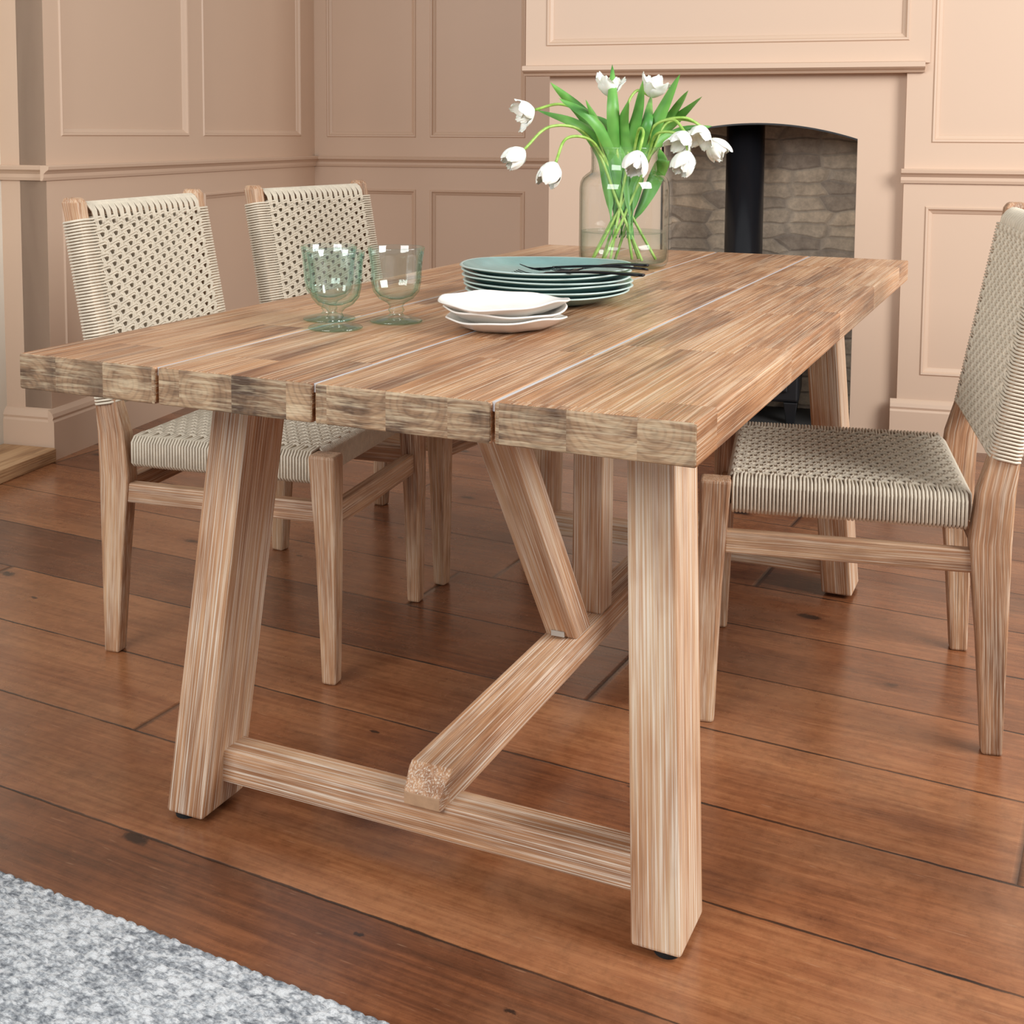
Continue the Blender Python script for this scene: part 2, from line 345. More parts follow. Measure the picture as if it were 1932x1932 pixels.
# ---------------------------------------------------------------- room
def roommk(name,V,Fc,mat,smooth=False,bevel=0):
    o=mk(name,V,Fc,mat,None,smooth,bevel);o.matrix_world=RM;return struct(o)
V,Fc=boxvf(-4,6,-4.5,6,-.05,0);o=mk('floor',V,Fc,M_floor);struct(o)
PROF=[(0,0),(.004,-.005),(.010,-.004),(.014,.004),(.024,.010),(.026,.013)]
def panel_wall(name,x0,x1,z0,z1,rects,xf,mat=M_wall,back=.1):
    xs=sorted({x0,x1}|{q for R in rects for q in (R[0],R[1])});zs=sorted({z0,z1}|{q for R in rects for q in (R[2],R[3])})
    V=[];Fc=[]
    def quad(P):
        n=len(V);V.extend(xf(*q) for q in P);Fc.append((n,n+1,n+2,n+3))
    for i in range(len(xs)-1):
        for j in range(len(zs)-1):
            cx=(xs[i]+xs[i+1])/2;cz=(zs[j]+zs[j+1])/2
            if any(R[0]<cx<R[1] and R[2]<cz<R[3] for R in rects): continue
            quad([(xs[i],0,zs[j]),(xs[i+1],0,zs[j]),(xs[i+1],0,zs[j+1]),(xs[i],0,zs[j+1])])
    for R in rects:
        for k in range(len(PROF)-1):
            (s0,d0),(s1,d1)=PROF[k],PROF[k+1]
            A=[(R[0]+s0,d0,R[2]+s0),(R[1]-s0,d0,R[2]+s0),(R[1]-s0,d0,R[3]-s0),(R[0]+s0,d0,R[3]-s0)]
            B=[(R[0]+s1,d1,R[2]+s1),(R[1]-s1,d1,R[2]+s1),(R[1]-s1,d1,R[3]-s1),(R[0]+s1,d1,R[3]-s1)]
            for q in range(4): quad([A[q],A[(q+1)%4],B[(q+1)%4],B[q]])
        quad(B)
    c=[(x0,0,z0),(x1,0,z0),(x1,0,z1),(x0,0,z1)];d=[(x,back,z) for x,_,z in c]
    quad(d)
    for q in range(4): quad([c[q],c[(q+1)%4],d[(q+1)%4],d[q]])
    return roommk(name,V,Fc,mat)
def extr(name,pts0,pts1,mat=M_wall):
    n=len(pts0);V=list(pts0)+list(pts1);Fc=[(i,(i+1)%n,n+(i+1)%n,n+i) for i in range(n)]+[tuple(range(n))[::-1],tuple(range(n,2*n))]
    return roommk(name,V,Fc,mat)
RAIL=[(0,-.045),(.008,-.045),(.012,-.035),(.012,-.024),(.02,-.016),(.03,-.010),(.032,0),(.024,.004),(0,.004)]
BASE=[(0,0),(.022,0),(.022,.125),(.017,.132),(.02,.14),(.016,.152),(.006,.162),(0,.165)]
YB=2.108;YR=1.02;YF=1.06;H1=2.45
zr=.955
zu=(on_y(700,259,YB)[1]);zl=on_y(880,359,YB)[1]
bx=lambda u:on_y(u,300,YB)[0]
lx=lambda u:on_x(u,300,0)[0]
panel_wall('wall_back',0,1.6,0,H1,[(bx(617),bx(785),zu,2.25),(bx(811),bx(991),zu,2.25),(bx(617),bx(785),.25,zl),(bx(811),bx(991),.25,zl)],lambda x,d,z:(x,YB+d,z))
zul=on_x(240,257,0)[1];zll=on_x(480,356,0)[1]
panel_wall('wall_left',0,YB,0,H1,[(lx(116),lx(357),zul,2.25),(lx(384),lx(568),zul,2.25),(lx(116),lx(357),.25,zll),(lx(384),lx(568),.25,zll)],lambda x,d,z:(-d,x,z))
roommk('wall_return',*boxvf(-.172,-.0005,0,.1,0,H1),M_wall)
roommk('wall_window_side',*boxvf(-.27,-.172,-1.6,.1,0,H1),M_cream)
def rail_y(name,x0,x1,yw,z,prof):
    return extr(name,[(x0,yw-d,z+h) for d,h in prof],[(x1,yw-d,z+h) for d,h in prof])
def rail_x(name,y0,y1,xw,z,prof):
    return extr(name,[(xw+d,y0,z+h) for d,h in prof],[(xw+d,y1,z+h) for d,h in prof])
rail_y('trim_1',.0,1.5,YB,zr,RAIL);rail_x('trim_2',-.032,YB,0,zr,RAIL);rail_y('trim_3',-.172,0,0,zr,RAIL)
rail_y('baseboard_back',0,1.5,YB,0,BASE);rail_x('baseboard_left',-.022,YB,0,0,BASE);rail_y('baseboard_return',-.172,0,0,0,BASE)
# chimney breast
xb0=on_y(1036,300,YF)[0];xq=on_y(1700,500,YR)[0]
fx0=on_y(1247,400,YF)[0];fx1=on_y(1614,400,YF)[0];zs0=on_y(1614,262,YF)[1];zs1=on_y(1440,232,YF)[1]
pts=[(xb0,0),(fx0,0)]
for i in range(25):
    t=i/24;x=fx0+(fx1-fx0)*t;pts.append((x,zs0+(zs1-zs0)*(1-(2*t-1)**2)))
pts+=[(fx1,0),(xq+.02,0),(xq+.02,H1),(xb0,H1)]
extr('wall_chimney',[(x,YF,z) for x,z in pts],[(x,YF+.09,z) for x,z in pts])
roommk('wall_chimney_side',*boxvf(xb0,xb0+.1,YF+.09,YB,0,H1),M_wall)
ar=pts[1:28]
V=[];Fc=[]
for (x,z) in ar:
    V+=[(x,YF-.002,z),(x,YF+.05,z),(x,YF-.002,z-.006 if 0<z else z),(x,YF+.05,z-.006 if 0<z else z)]
for i in range(len(ar)-1):
    for q in ((0,1),(1,3),(3,2),(2,0)): Fc.append((4*i+q[0],4*i+q[1],4*i+4+q[1],4*i+4+q[0]))
roommk('trim_6',V,Fc,M_black)
V,Fc=boxvf(xb0+.1,xq+.02,YF+.38,YF+.48,0,1.7);boxvf(fx0-.09,fx0-.01,YF+.09,YF+.38,0,1.7,V,Fc);boxvf(fx1+.01,fx1+.09,YF+.09,YF+.38,0,1.7,V,Fc)
roommk('wall_fireplace_stone',V,Fc,M_stone)
roommk('floor_hearth',*boxvf(fx0-.01,fx1+.01,YF,YF+.38,0,.02),plain('slate',srgb(60,58,56),.7))
roommk('ceiling_fireplace',*boxvf(fx0-.09,fx1+.09,YF+.09,YF+.38,1.5,1.54),M_black)
ox0=on_y(995,60,YF-.03)[0];ox1=on_y(1757,60,YF-.05)[0];zm=on_y(1365,132,YF-.1)[1]
zo=on_y(1365,82,YF-.05)[1]
panel_wall('wall_overmantel',ox0,ox1,zm+.02,H1,[(on_y(1031,60,YF-.05)[0],on_y(1717,60,YF-.05)[0],zo,2.3)],lambda x,d,z:(x,YF-.05+d,z),back=.05)
MP=[(0,-.012),(.055,-.012),(.062,-.004),(.075,.0),(.085,.006),(.085,.022),(.05,.026),(.0,.026)]
sx0=on_y(985,126,YF-.085)[0];sx1=on_y(1746,126,YF-.085)[0]
rail_y('trim_4',sx0,sx1,YF,zm,MP)
zur=on_y(1850,270,YR)[1];zlr=on_y(1850,391,YR)[1]
panel_wall('wall_right',xq,xq+2.2,0,H1,[(on_y(1757,268,YR)[0],xq+1.1,zur,2.25),(on_y(1745,390,YR)[0],xq+1.1,.25,zlr)],lambda x,d,z:(x,YR+d,z),back=.14)
zrr=on_y(1820,322,YR-.03)[1]
rail_y('trim_5',xq-.01,xq+2.2,YR,zrr,RAIL);rail_y('baseboard_right',xq-.022,xq+2.2,YR,0,BASE)
V,Fc=boxvf(-.168,.035,-1.3,-.03,0,.045);o=mk('wooden_step',V,Fc,M_step,None,False,.004);o.matrix_world=RM
tag(o,'low light wooden step on the floor at the foot of the left wall corner','step')
# ---------------------------------------------------------------- rug
def make_rug():
    x0,x1,y0,y1=-1.1,.95,-1.0,0;st=.0036;nx=int((x1-x0)/st);ny=int((y1-y0)/st)
    X,Y=np.meshgrid(np.linspace(x0,x1,nx),np.linspace(y0,y1,ny))
    rs=np.random.RandomState(3)
    lx_,ly_=.019,.0115
    Yd=Y+.0012*np.sin(X*37)+.0008*np.sin(X*91+1)
    row=np.floor(Yd/ly_);ph=(row%2)*.5
    cell=np.floor(X/lx_+ph);tab=rs.rand(400,400);rv=tab[(row.astype(int))%400,(cell.astype(int))%400]
    Z=.008+(.0034+.0022*rv)*np.abs(np.sin(math.pi*(X/lx_+ph)))**.45*np.abs(np.sin(math.pi*Yd/ly_))**.5+rs.rand(ny,nx)*.0007
    Yw=Y.copy();Yw[-1]+=.003*np.sin(X[-1]*150);Z[-1]=0;Z[0]=0;Z[:,0]=0;Z[:,-1]=0
    V=np.stack([X,Yw,Z],-1).reshape(-1,3);idx=np.arange(nx*ny).reshape(ny,nx)
    Fq=np.stack([idx[:-1,:-1],idx[:-1,1:],idx[1:,1:],idx[1:,:-1]],-1).reshape(-1,4)
    o=mk('rug',V.tolist(),Fq.tolist(),M_rug,None,True,recalc=False)
    at=o.data.attributes.new('loop_tone','FLOAT','POINT');at.data.foreach_set('value',rv.astype(np.float32).ravel())
    q=at_z(0,1642);o.location=(q.x+.0,q.y-.010,0);o.rotation_euler=(0,0,math.radians(-2.8))
    tag(o,'grey and white chunky woven wool rug in front of the table','rug')
make_rug()
# ---------------------------------------------------------------- table
W,LT,T=.9563,1.9475,.0496;ZT=.76;ZB=ZT-T
IX,IY,SX,SY,LA,LB=.0654,.2149,.0445,.0848,.0684,.1087
tb=root('dining_table','large chunky limed wooden trestle dining table in the middle of the room','table',(W/2,LT/2,0))
def tl(x,y,z): return (x-W/2,y-LT/2,z)
g=.004;pw=(W-3*g)/4
for i in range(4):
    xc=i*(pw+g)+pw/2
    x=Vector((1,0,0));y=Vector((0,0,-1));z=Vector((0,1,0))
    m=Matrix((x,y,z)).transposed().to_4x4();m.translation=Vector(tl(xc,LT/2,ZT-T/2))
    V,Fc=boxvf(-pw/2,pw/2,-T/2,T/2,-LT/2,LT/2)
    o=mk('tabletop_plank',V,Fc,[M_top,M_end],tb,False,.0035,3,m);endfaces(o)
    if i<3:
        xs_=xc+pw/2
        mk('seam_highlight',*boxvf(xs_-.0005-W/2,xs_+g+.0005-W/2,.006-LT/2,LT/2-.006,ZT-.012,ZT-.0010),M_seam_hl,tb)  # added strip, paints the whitish highlight along the seam
def tleg(mx,my):
    def P(x,y,z):
        if mx:x=W-x
        if my:y=LT-y
        return tl(x,y,z)
    z0=.008;b=[(IX,IY),(IX+LA,IY),(IX+LA,IY+LB),(IX,IY+LB)]
    V=[P(x,y,z0) for x,y in b]+[P(x+SX,y+SY,ZB) for x,y in b]
    G=[(x,y,z0) for x,y in b]+[(x,y,ZB) for x,y in b]
    Fc=[(0,3,2,1),(4,5,6,7),(0,1,5,4),(1,2,6,5),(2,3,7,6),(3,0,4,7)]
    lg=mk('leg',V,Fc,M_leg,tb,False,.005,3,grain=G)
    V,Fc=lathe([(0,0),(.018,0),(.018,.010),(0,.010)],20)
    px_,py_,_=P(IX+LA*.35,IY+.022,0)
    V=[(v[0]+px_,v[1]+py_,v[2]) for v in V]
    mk('foot_pad',V,Fc,M_pad,lg,False)
for mx in (0,1):
    for my in (0,1): tleg(mx,my)
XC=W/2+.017
for my in (0,1):
    yy=.2925 if not my else LT-.2925
    beam('cross_rail',tl(IX+LA-.002,yy,.074),tl(W-IX-LA+.002,yy,.074),.055,.052,M_leg,tb,(0,1,0),.004)
    yt=.355 if not my else LT-.355
    beam('top_rail',tl(IX+SX+LA,yt,ZB-.03),tl(W-IX-SX-LA,yt,ZB-.03),.06,.058,M_leg,tb,(0,1,0),.004)
# stretcher, its chamfered ends lapped over the cross rails
sl=LT-.505
secs=[(0,.014,-sl/2,.058,.020),(0,.002,-sl/2+.026,.067,.048),(0,0,-sl/2+.034,.068,.052),(0,0,sl/2-.034,.068,.052),(0,.002,sl/2-.026,.067,.048),(0,.014,sl/2,.058,.020)]
x=Vector((1,0,0));y=Vector((0,0,-1));z=Vector((0,1,0))
m=Matrix((x,y,z)).transposed().to_4x4();m.translation=Vector(tl(XC,LT/2,.121))
V,Fc=loft(secs)
G=[(v[0],v[1],v[2]) for v in V]
for k in range(4): G[k]=(G[k][0],G[k][1],G[k][2]-.012);G[-1-k]=(G[-1-k][0],G[-1-k][1],G[-1-k][2]+.012)
# plain sawn ends: the end faces carry long-grain wood of their own vertices
o=mk('stretcher',V,Fc,[M_leg,M_step],tb,False,.002,2,m,grain=G)
M_sawn=plain('sawn_end_wood',srgb(186,148,114),.6,0,(300,.3),(60,.10));o.data.materials[1]=M_sawn;endfaces(o)
zs_=.1465
def slant(name,y0,y1,wy,wx,z0,z1):
    V=[];G=[]
    for yy_,zz in ((y0,z0),(y1,z1)):
        for dx,dy in ((-wx/2,0),(wx/2,0),(wx/2,wy),(-wx/2,wy)):
            V.append(tl(XC+dx,yy_+dy,zz));G.append((dx,dy,zz))
    return mk(name,V,[(0,3,2,1),(4,5,6,7),(0,1,5,4),(1,2,6,5),(2,3,7,6),(3,0,4,7)],M_leg,tb,False,.004,2,grain=G)
br=slant('brace',.805,.400,.075,.062,zs_,ZB);br['label']='slanting brace from the stretcher to the tabletop'
po=slant('post',.935,.935,.062,.062,zs_,ZB)
mk('bracket',*boxvf(XC-.016-W/2,XC+.010-W/2,.7915-LT/2,.7950-LT/2,zs_+.005,zs_+.015),M_brk,br,False,.001)
# ---------------------------------------------------------------- chairs
def weave(cn,nodes,thick0,thick1,half,s0,s1,place,rr=.0028,double=False,ext=0.,amp=.20):
    V=[];Fc=[];paths=[]
    n=cn;p_=(s1-s0)/(n-1);vin=half-.040
    vs=[-vin+2*vin*j/(nodes) for j in range(nodes+1)]
    for i in range(n):
        u=s0+i*p_;q=i//2;side=(-1)**i
        pt=[(u,-half+.008,thick0),(u,-half,thick0+.008),(u,-half,(thick0+thick1)/2),(u,-half,thick1-.010),(u,-half+.010,thick1)]
        row=[]
        for j,v in enumerate(vs):
            am=.0 if j in (0,nodes) else p_*2*amp
            off=((-1)**(q+j))*am+ (side*p_*.10 if am else 0)
            row.append((u+off,v,((-1)**(q+j))))
        pt+=[(uu,v,thick1+.0016*h) for uu,v,h in row]
        pt+=[(u,half-.010,thick1),(u,half,thick1-.010),(u,half,(thick0+thick1)/2),(u,half,thick0+.008),(u,half-.008,thick0)]
        if double: pt+=[(uu,v,thick0-.0016*h) for uu,v,h in row[::-1]]
        paths.append([place(*t) for t in pt])
    tubes(paths,rr,6,True,V=V,Fc=Fc)
    paths=[]
    K=n//2
    for j in range(nodes):
        v=(vs[j]+vs[j+1])/2
        for sgn in (-1,1):
            up=[(s0+(2*k+.5)*p_,v+sgn*.0028,thick1-.0004+.0028*((-1)**(k+j))) for k in range(K)]
            pt=[(s0-.004,v+sgn*.004,thick0+.004),(s0-.010,v+sgn*.006,(thick0+thick1)/2),(s0-.006,v+sgn*.006,thick1-.004)]+up
            if ext: pt+=[(s1+.004,v+sgn*.004,thick1),(s1+.004,v+sgn*.004,thick0)]
            else: pt+=[(s1+.006,v+sgn*.007,thick1-.004),(s1+.010,v+sgn*.006,(thick0+thick1)/2),(s1+.004,v+sgn*.004,thick0+.004)]
            if double: pt+=[(a_,b_,thick0+thick1-c_) for a_,b_,c_ in up[::-1]]
            paths.append([place(*t) for t in pt])
        dv_=vs[1]-vs[0]
        if ext:
            for q in range(4):
                sp_=v+(q-1.5)*dv_/4;c_=v+(q-1.5)*.0022
                mid=(thick0+thick1)/2
                pt=[(s1-.012,c_,thick1+.001),(s1+ext*.45,(sp_+c_)/2,thick1-.001),(s1+ext-.008,sp_,mid+.016),(s1+ext,sp_,mid+.008),(s1+ext+.001,sp_,mid),(s1+ext,sp_,mid-.008),(s1+ext-.008,sp_,mid-.016),(s1+ext*.45,(sp_+c_)/2,thick0+.001),(s1-.012,c_,thick0-.001)]
                paths.append([place(*t) for t in pt])
        else:
            for q in range(4):
                sp_=v+(q-1.5)*dv_/4
                for e,sg in ((s1,1),(s0,-1)):
                    pt=[(e-sg*.014,sp_,thick1-.001),(e+sg*.004,sp_,thick1-.001),(e+sg*.011,sp_,thick1-.008),(e+sg*.012,sp_,(thick0+thick1)/2),(e+sg*.011,sp_,thick0+.006),(e-sg*.004,sp_,thick0)]
                    paths.append([place(*t) for t in pt])
    tubes(paths,rr,6,True,V=V,Fc=Fc)
    return V,Fc
def make_chair(label,loc,rz):
    t=root('dining_chair',label,'chair',loc,rz,'woven cord dining chairs')
    for s in (-1,1):
        S_=[(.243,s*.228,0,.030,.032),(.240,s*.229,.25,.042,.040),(.233,s*.229,.452,.056,.046)]
        V,Fc=loft(S_);mk('leg',V,Fc,M_ch,t,False,.006,3,grain=loftgrain(S_))
        S_=[(-.245,s*.228,0,.034,.032),(-.238,s*.228,.20,.050,.036),(-.230,s*.228,.37,.068,.038),(-.236,s*.228,.46,.062,.036),(-.255,s*.228,.56,.042,.034),(-.318,s*.228,.90,.038,.034),(-.322,s*.228,.922,.040,.034),(-.324,s*.228,.933,.030,.026)]
        V,Fc=loft(S_);mk('leg',V,Fc,M_ch,t,False,.005,3,grain=loftgrain(S_))
        mk('side_rail',*boxvf(-.205,.215,s*.229-.012,s*.229+.012,.318,.358),M_ch,t,False,.003)
    mk('front_rail',*boxvf(.222,.246,-.21,.21,.300,.345),M_ch,t,False,.003)
    mk('rear_rail',*boxvf(-.242,-.218,-.21,.21,.318,.358),M_ch,t,False,.003)
    o_=[(-.19,-.232),(.20,-.232),(.20,.232),(-.19,.232)];i_=[(-.155,-.2),(.165,-.2),(.165,.2),(-.155,.2)]
    V=[(x,y,z) for z in (.398,.446) for x,y in o_+i_]
    Fc=[]
    for k in range(4):
        j=(k+1)%4
        Fc+=[(k,j,4+j,4+k),(8+k,8+j,12+j,12+k),(k,j,8+j,8+k),(4+k,4+j,12+j,12+k)]
    mk('seat_frame',V,Fc,M_ch,t)
    V,Fc=weave(62,17,.393,.452,.238,-.190,.202,lambda u,v,w:(u,v,w),rr=.0027,amp=.25)
    mk('seat',V,Fc,M_rope,t,True,recalc=False)
    P0=Vector((-.2475,0,.52));dv=Vector((-.0677,0,.365));dl=dv.length;dv.normalize();nn=Vector((dv.z,0,-dv.x))
    def pb(u,v,w):
        q=P0+dv*u+nn*w;return (q.x,v,q.z)
    # the cords wrap round the whole of each back post
    V,Fc=weave(60,18,-.0235,.0235,.250,0,dl,pb,rr=.0025,double=True,ext=.036,amp=.26)
    mk('backrest',V,Fc,M_rope,t,True,recalc=False)
    for nm,u in (('lower_back_bar',.010),('upper_back_bar',dl+.020)):
        V,Fc=boxvf(-.009,.009,-.212,.212,-.012,.012)
        for i in range(8):
            x_,y_,z_=V[i];q=P0+dv*(u+z_)+nn*x_;V[i]=(q.x,y_,q.z)
        mk(nm,V,Fc,M_ch,t)
    return t
def dup(src,label,loc,rz):
    rt=src.copy();C.objects.link(rt);rt.location=loc;rt.rotation_euler=(0,0,rz);rt['label']=label
    for ch in list(src.children):
        c=ch.copy();C.objects.link(c);c.parent=rt
    return rt
R_=math.radians
chA=make_chair('woven cord dining chair on the left, nearest the front left table leg',(-.225,.934,0),R_(7))
dup(chA,'woven cord dining chair behind the green tinted glasses, farther along the left side',(-.229,1.562,0),R_(-5))
dup(chA,'woven cord dining chair alone on the right side, seat facing the table',(.936,1.172,0),R_(191))
# ---------------------------------------------------------------- tableware
def rimwob(seed,am,az,ks=(2,3,5)):
    rs=random.Random(seed);ph=[rs.uniform(0,6.28) for _ in ks]
    def w(t,rr,z):
        s=sum(math.sin(k*t+q)/(i+1) for i,(k,q) in enumerate(zip(ks,ph)))
        e=min(1,rr/.1)**2
        return 1+am*s*e, az*sum(math.cos(k*t+q*1.7)/(i+1) for i,(k,q) in enumerate(zip(ks,ph)))*e
    return w
def plate(name,label,loc,R,dep,mats,seed,am,az,group,ks=(2,3,5),th=.0035):
    prof=[(0,0),(R*.55,0),(R*.62,.001),(R*.82,dep*.45),(R*.97,dep*.92),(R,dep),(R*.985,dep+th*.6),(R*.965,dep+th*.4),(R*.80,dep*.45+th),(R*.60,th+.001),(R*.3,th),(0,th)]
    V,Fc=lathe(prof,72,rimwob(seed,am,az,ks))
    o=mk(name,V,Fc,mats,None,True,recalc=True);o.location=loc;o.rotation_euler=(0,0,seed*1.3);tag(o,label,'plate',group)
    for i,pg in enumerate(o.data.polygons):
        if i//72 in (4,5,6): pg.material_index=1
    return o
tc=(.444,.851)
words=['lowest','second from the bottom','third from the bottom','third from the top','second from the top','topmost']
for i in range(6):
    plate('dinner_plate','teal glazed dinner plate, %s of its stack'%words[i] if i<5 else 'teal glazed dinner plate, topmost of its stack, under the black cutlery',(tc[0]+random.uniform(-.004,.004),tc[1]+random.uniform(-.004,.004),.7605+.0088*i),.154+(.001*i if i else -.002),.021,[M_teal,M_tealrim],i+1,.006,.0012,'teal dinner plates in a stack')
wc=(.508,.510);w3=['lowest','middle','topmost']
for i in range(3):
    plate('side_plate','white wavy edged side plate, %s of its stack'%w3[i],(wc[0]+(.003,-.002,.0)[i],wc[1]+(0,.004,-.002)[i],.7605+.0125*i),(.096,.100,.104)[i],.019,[M_white,M_white],i+11,.024,.0034,'white side plates in a stack',(2,3,7))
def gob(label,loc,s):
    prof=[(0,0),(.0405,.0),(.043,.0015),(.0415,.0035),(.030,.0065),(.014,.010),(.010,.014),(.0135,.019),(.0105,.025),(.015,.031),(.028,.038),(.0375,.050),(.0405,.066),(.0415,.085),(.0435,.105),(.0462,.1200),(.0458,.1215),(.0440,.1218),(.0428,.1200),(.0412,.105),(.0390,.085),(.0380,.066),(.0348,.052),(.026,.0425),(.012,.0375),(0,.0365)]
    def rib(t,rr,z):
        e=max(0,min(1,(z-.034)/.01))*max(0,min(1,(.116-z)/.02))
        return 1+.012*e*math.cos(14*t+s),0
    V,Fc=lathe(prof,84,rib);o=mk('goblet',V,Fc,M_goblet,None,True);o.location=loc;tag(o,label,'glass','green tinted footed glasses');return o
gob('green tinted footed glass, nearest the front of the table',(.274,.384,.7605),1)
gob('green tinted footed glass standing directly behind the nearest glass',(.215,.461,.7605),2)
gob('green tinted footed glass standing apart on the right, by the white plates',(.324,.490,.7605),3)
def fork(label,q0,q1,z0,z1,roll,seed):
    A=at_z(*q0,z0);B=at_z(*q1,z1);d=(B-A);ln=d.length;d.normalize();s=Vector((-d.y,d.x,0)).normalized();s=(s*math.cos(roll)+Vector((0,0,1))*math.sin(roll));n=d.cross(s).normalized()
    if n.z<0:n=-n
    rt=root('fork',label,'cutlery',tuple(A),0,'black forks on the plates')
    def P(x,y,h): 
        q=d*x+s*y+n*h;return (q.x,q.y,q.z)
    V=[];Fc=[];secs=[]
    K=16;x0=.062
    for k in range(K+1):
        t=k/K;x=x0+(ln-x0)*t;w=.0028+.0042*t**1.2 if t>.05 else .0032;h=.004*math.sin(t*3.0);th=.0016
        if k==K:w*=.6
        secs.append([P(x,-w,h-th),P(x,w,h-th),P(x,w,h+th),P(x,-w,h+th)])
    for s_ in secs:V+=s_
    for k in range(K):
        for i in range(4):
            j=(i+1)%4;Fc.append((4*k+i,4*k+j,4*k+4+j,4*k+4+i))
    Fc.append((0,1,2,3));Fc.append((4*K+3,4*K+2,4*K+1,4*K))
    mk('handle',V,Fc,M_fork,rt,True)
    V=[];Fc=[];secs=[]
    for x,w,h in ((.066,.0032,.0),(.060,.006,-.001),(.050,.0105,-.003),(.044,.0115,-.0035),(.041,.0115,-.0035)):
        secs+= [P(x,-w,h-.001),P(x,w,h-.001),P(x,w,h+.001),P(x,-w,h+.001)]
    V+=secs
    for k in range(4):
        for i in range(4):
            j=(i+1)%4;Fc.append((4*k+i,4*k+j,4*k+4+j,4*k+4+i))
    Fc+= [(0,1,2,3),(19,18,17,16)]
    mk('head',V,Fc,M_fork,rt,True)
    for k in range(4):
        y=-.0102+.0068*k
        V,Fc=tubes([[P(.043,y,-.0035),P(.03,y,-.004),P(.015,y,-.002),P(.0,y*.95,.003)]],lambda t:.0013*(1-.45*t),6)
        mk('tine',V,Fc,M_fork,rt,True)
zp=.7605+.0088*5+.0045
fork('black fork lying across the top teal plate, tines pointing left in front',(972,514),(1215,520),zp+.012,zp+.024,.15,1)
fork('black fork with its tines raised highest at the back of the cutlery',(985,503),(1222,509),zp+.018,zp+.026,-.25,2)
fork('black fork in the middle of the cutlery heap, handle nearest the vase',(1040,508),(1224,501),zp+.012,zp+.028,.1,3)
# ---------------------------------------------------------------- vase
VX,VY=.376,1.487
vp=[(0,0),(.088,0),(.098,.004),(.1025,.014),(.1035,.035),(.1035,.180),(.1015,.195),(.096,.206),(.087,.214),(.0795,.219),(.0770,.226),(.0770,.258),(.0785,.268),(.0800,.273),(.0795,.2765),(.0765,.2765),(.0740,.258),(.0738,.226),(.0765,.2155),(.085,.2100),(.0935,.203),(.0985,.193),(.1003,.180),(.1003,.035),(.0985,.018),(.092,.012),(0,.011)]
V,Fc=lathe(vp,72);o=mk('glass_vase',V,Fc,M_vase,None,True);o.location=(VX,VY,.7605);tag(o,'clear glass jar vase holding white tulips on the table','vase')
V,Fc=lathe([(0,.0115),(.091,.0125),(.0975,.019),(.0993,.036),(.0993,.082),(.0975,.0805),(0,.080)],64);o=mk('water',V,Fc,M_water,None,True);o.location=(VX,VY,.7605);o['kind']='stuff'
o['label']='clear water in the lower half of the glass vase'
K0d=2.914
def petal_mesh(open_,ruf,seed):
    rs=random.Random(seed);p1,p2=rs.uniform(0,6),rs.uniform(0,6)
    V=[];Fc=[];nu,nv=14,11
    for i in range(nu+1):
        t=i/nu;z=.056*t
        wd=.027*math.sin(math.pi*min(1,t*.88+.05))**.6*(1-.08*t)+.001
        rad=.005+.0215*math.sin(math.pi*min(1,t*.80+.02))**.75+open_*.030*max(0,t-.55)**1.3
        for j in range(nv):
            s=(j/(nv-1)-.5)*2;an=s*wd/max(rad,.011)
            an=max(-1.15,min(1.15,an))
            rf=ruf*abs(s)**1.5*t*math.sin(9*t+s*4+p1)
            rd=rad+rf+.0012*math.sin(s*9+p2)*t
            V.append((rd*math.cos(an)-.001*s*s,rd*math.sin(an),z-.009*abs(s)**2.4*t+.0015*math.sin(s*8+p2)*t*t))
    for i in range(nu):
        for j in range(nv-1):
            q=i*nv+j;Fc.append((q,q+1,q+nv+1,q+nv))
    return V,Fc
pm={}
for key,op,rf in (('closed',.15,.0022),('open',1.0,.0042)):
    pm[key]=[]
    for sd in range(4):
        V,Fc=petal_mesh(op,rf,sd+7);me=bpy.data.meshes.new('petal_'+key);me.from_pydata(V,[],Fc);me.materials.append(M_petal);me.polygons.foreach_set('use_smooth',[True]*len(me.polygons));pm[key].append(me)
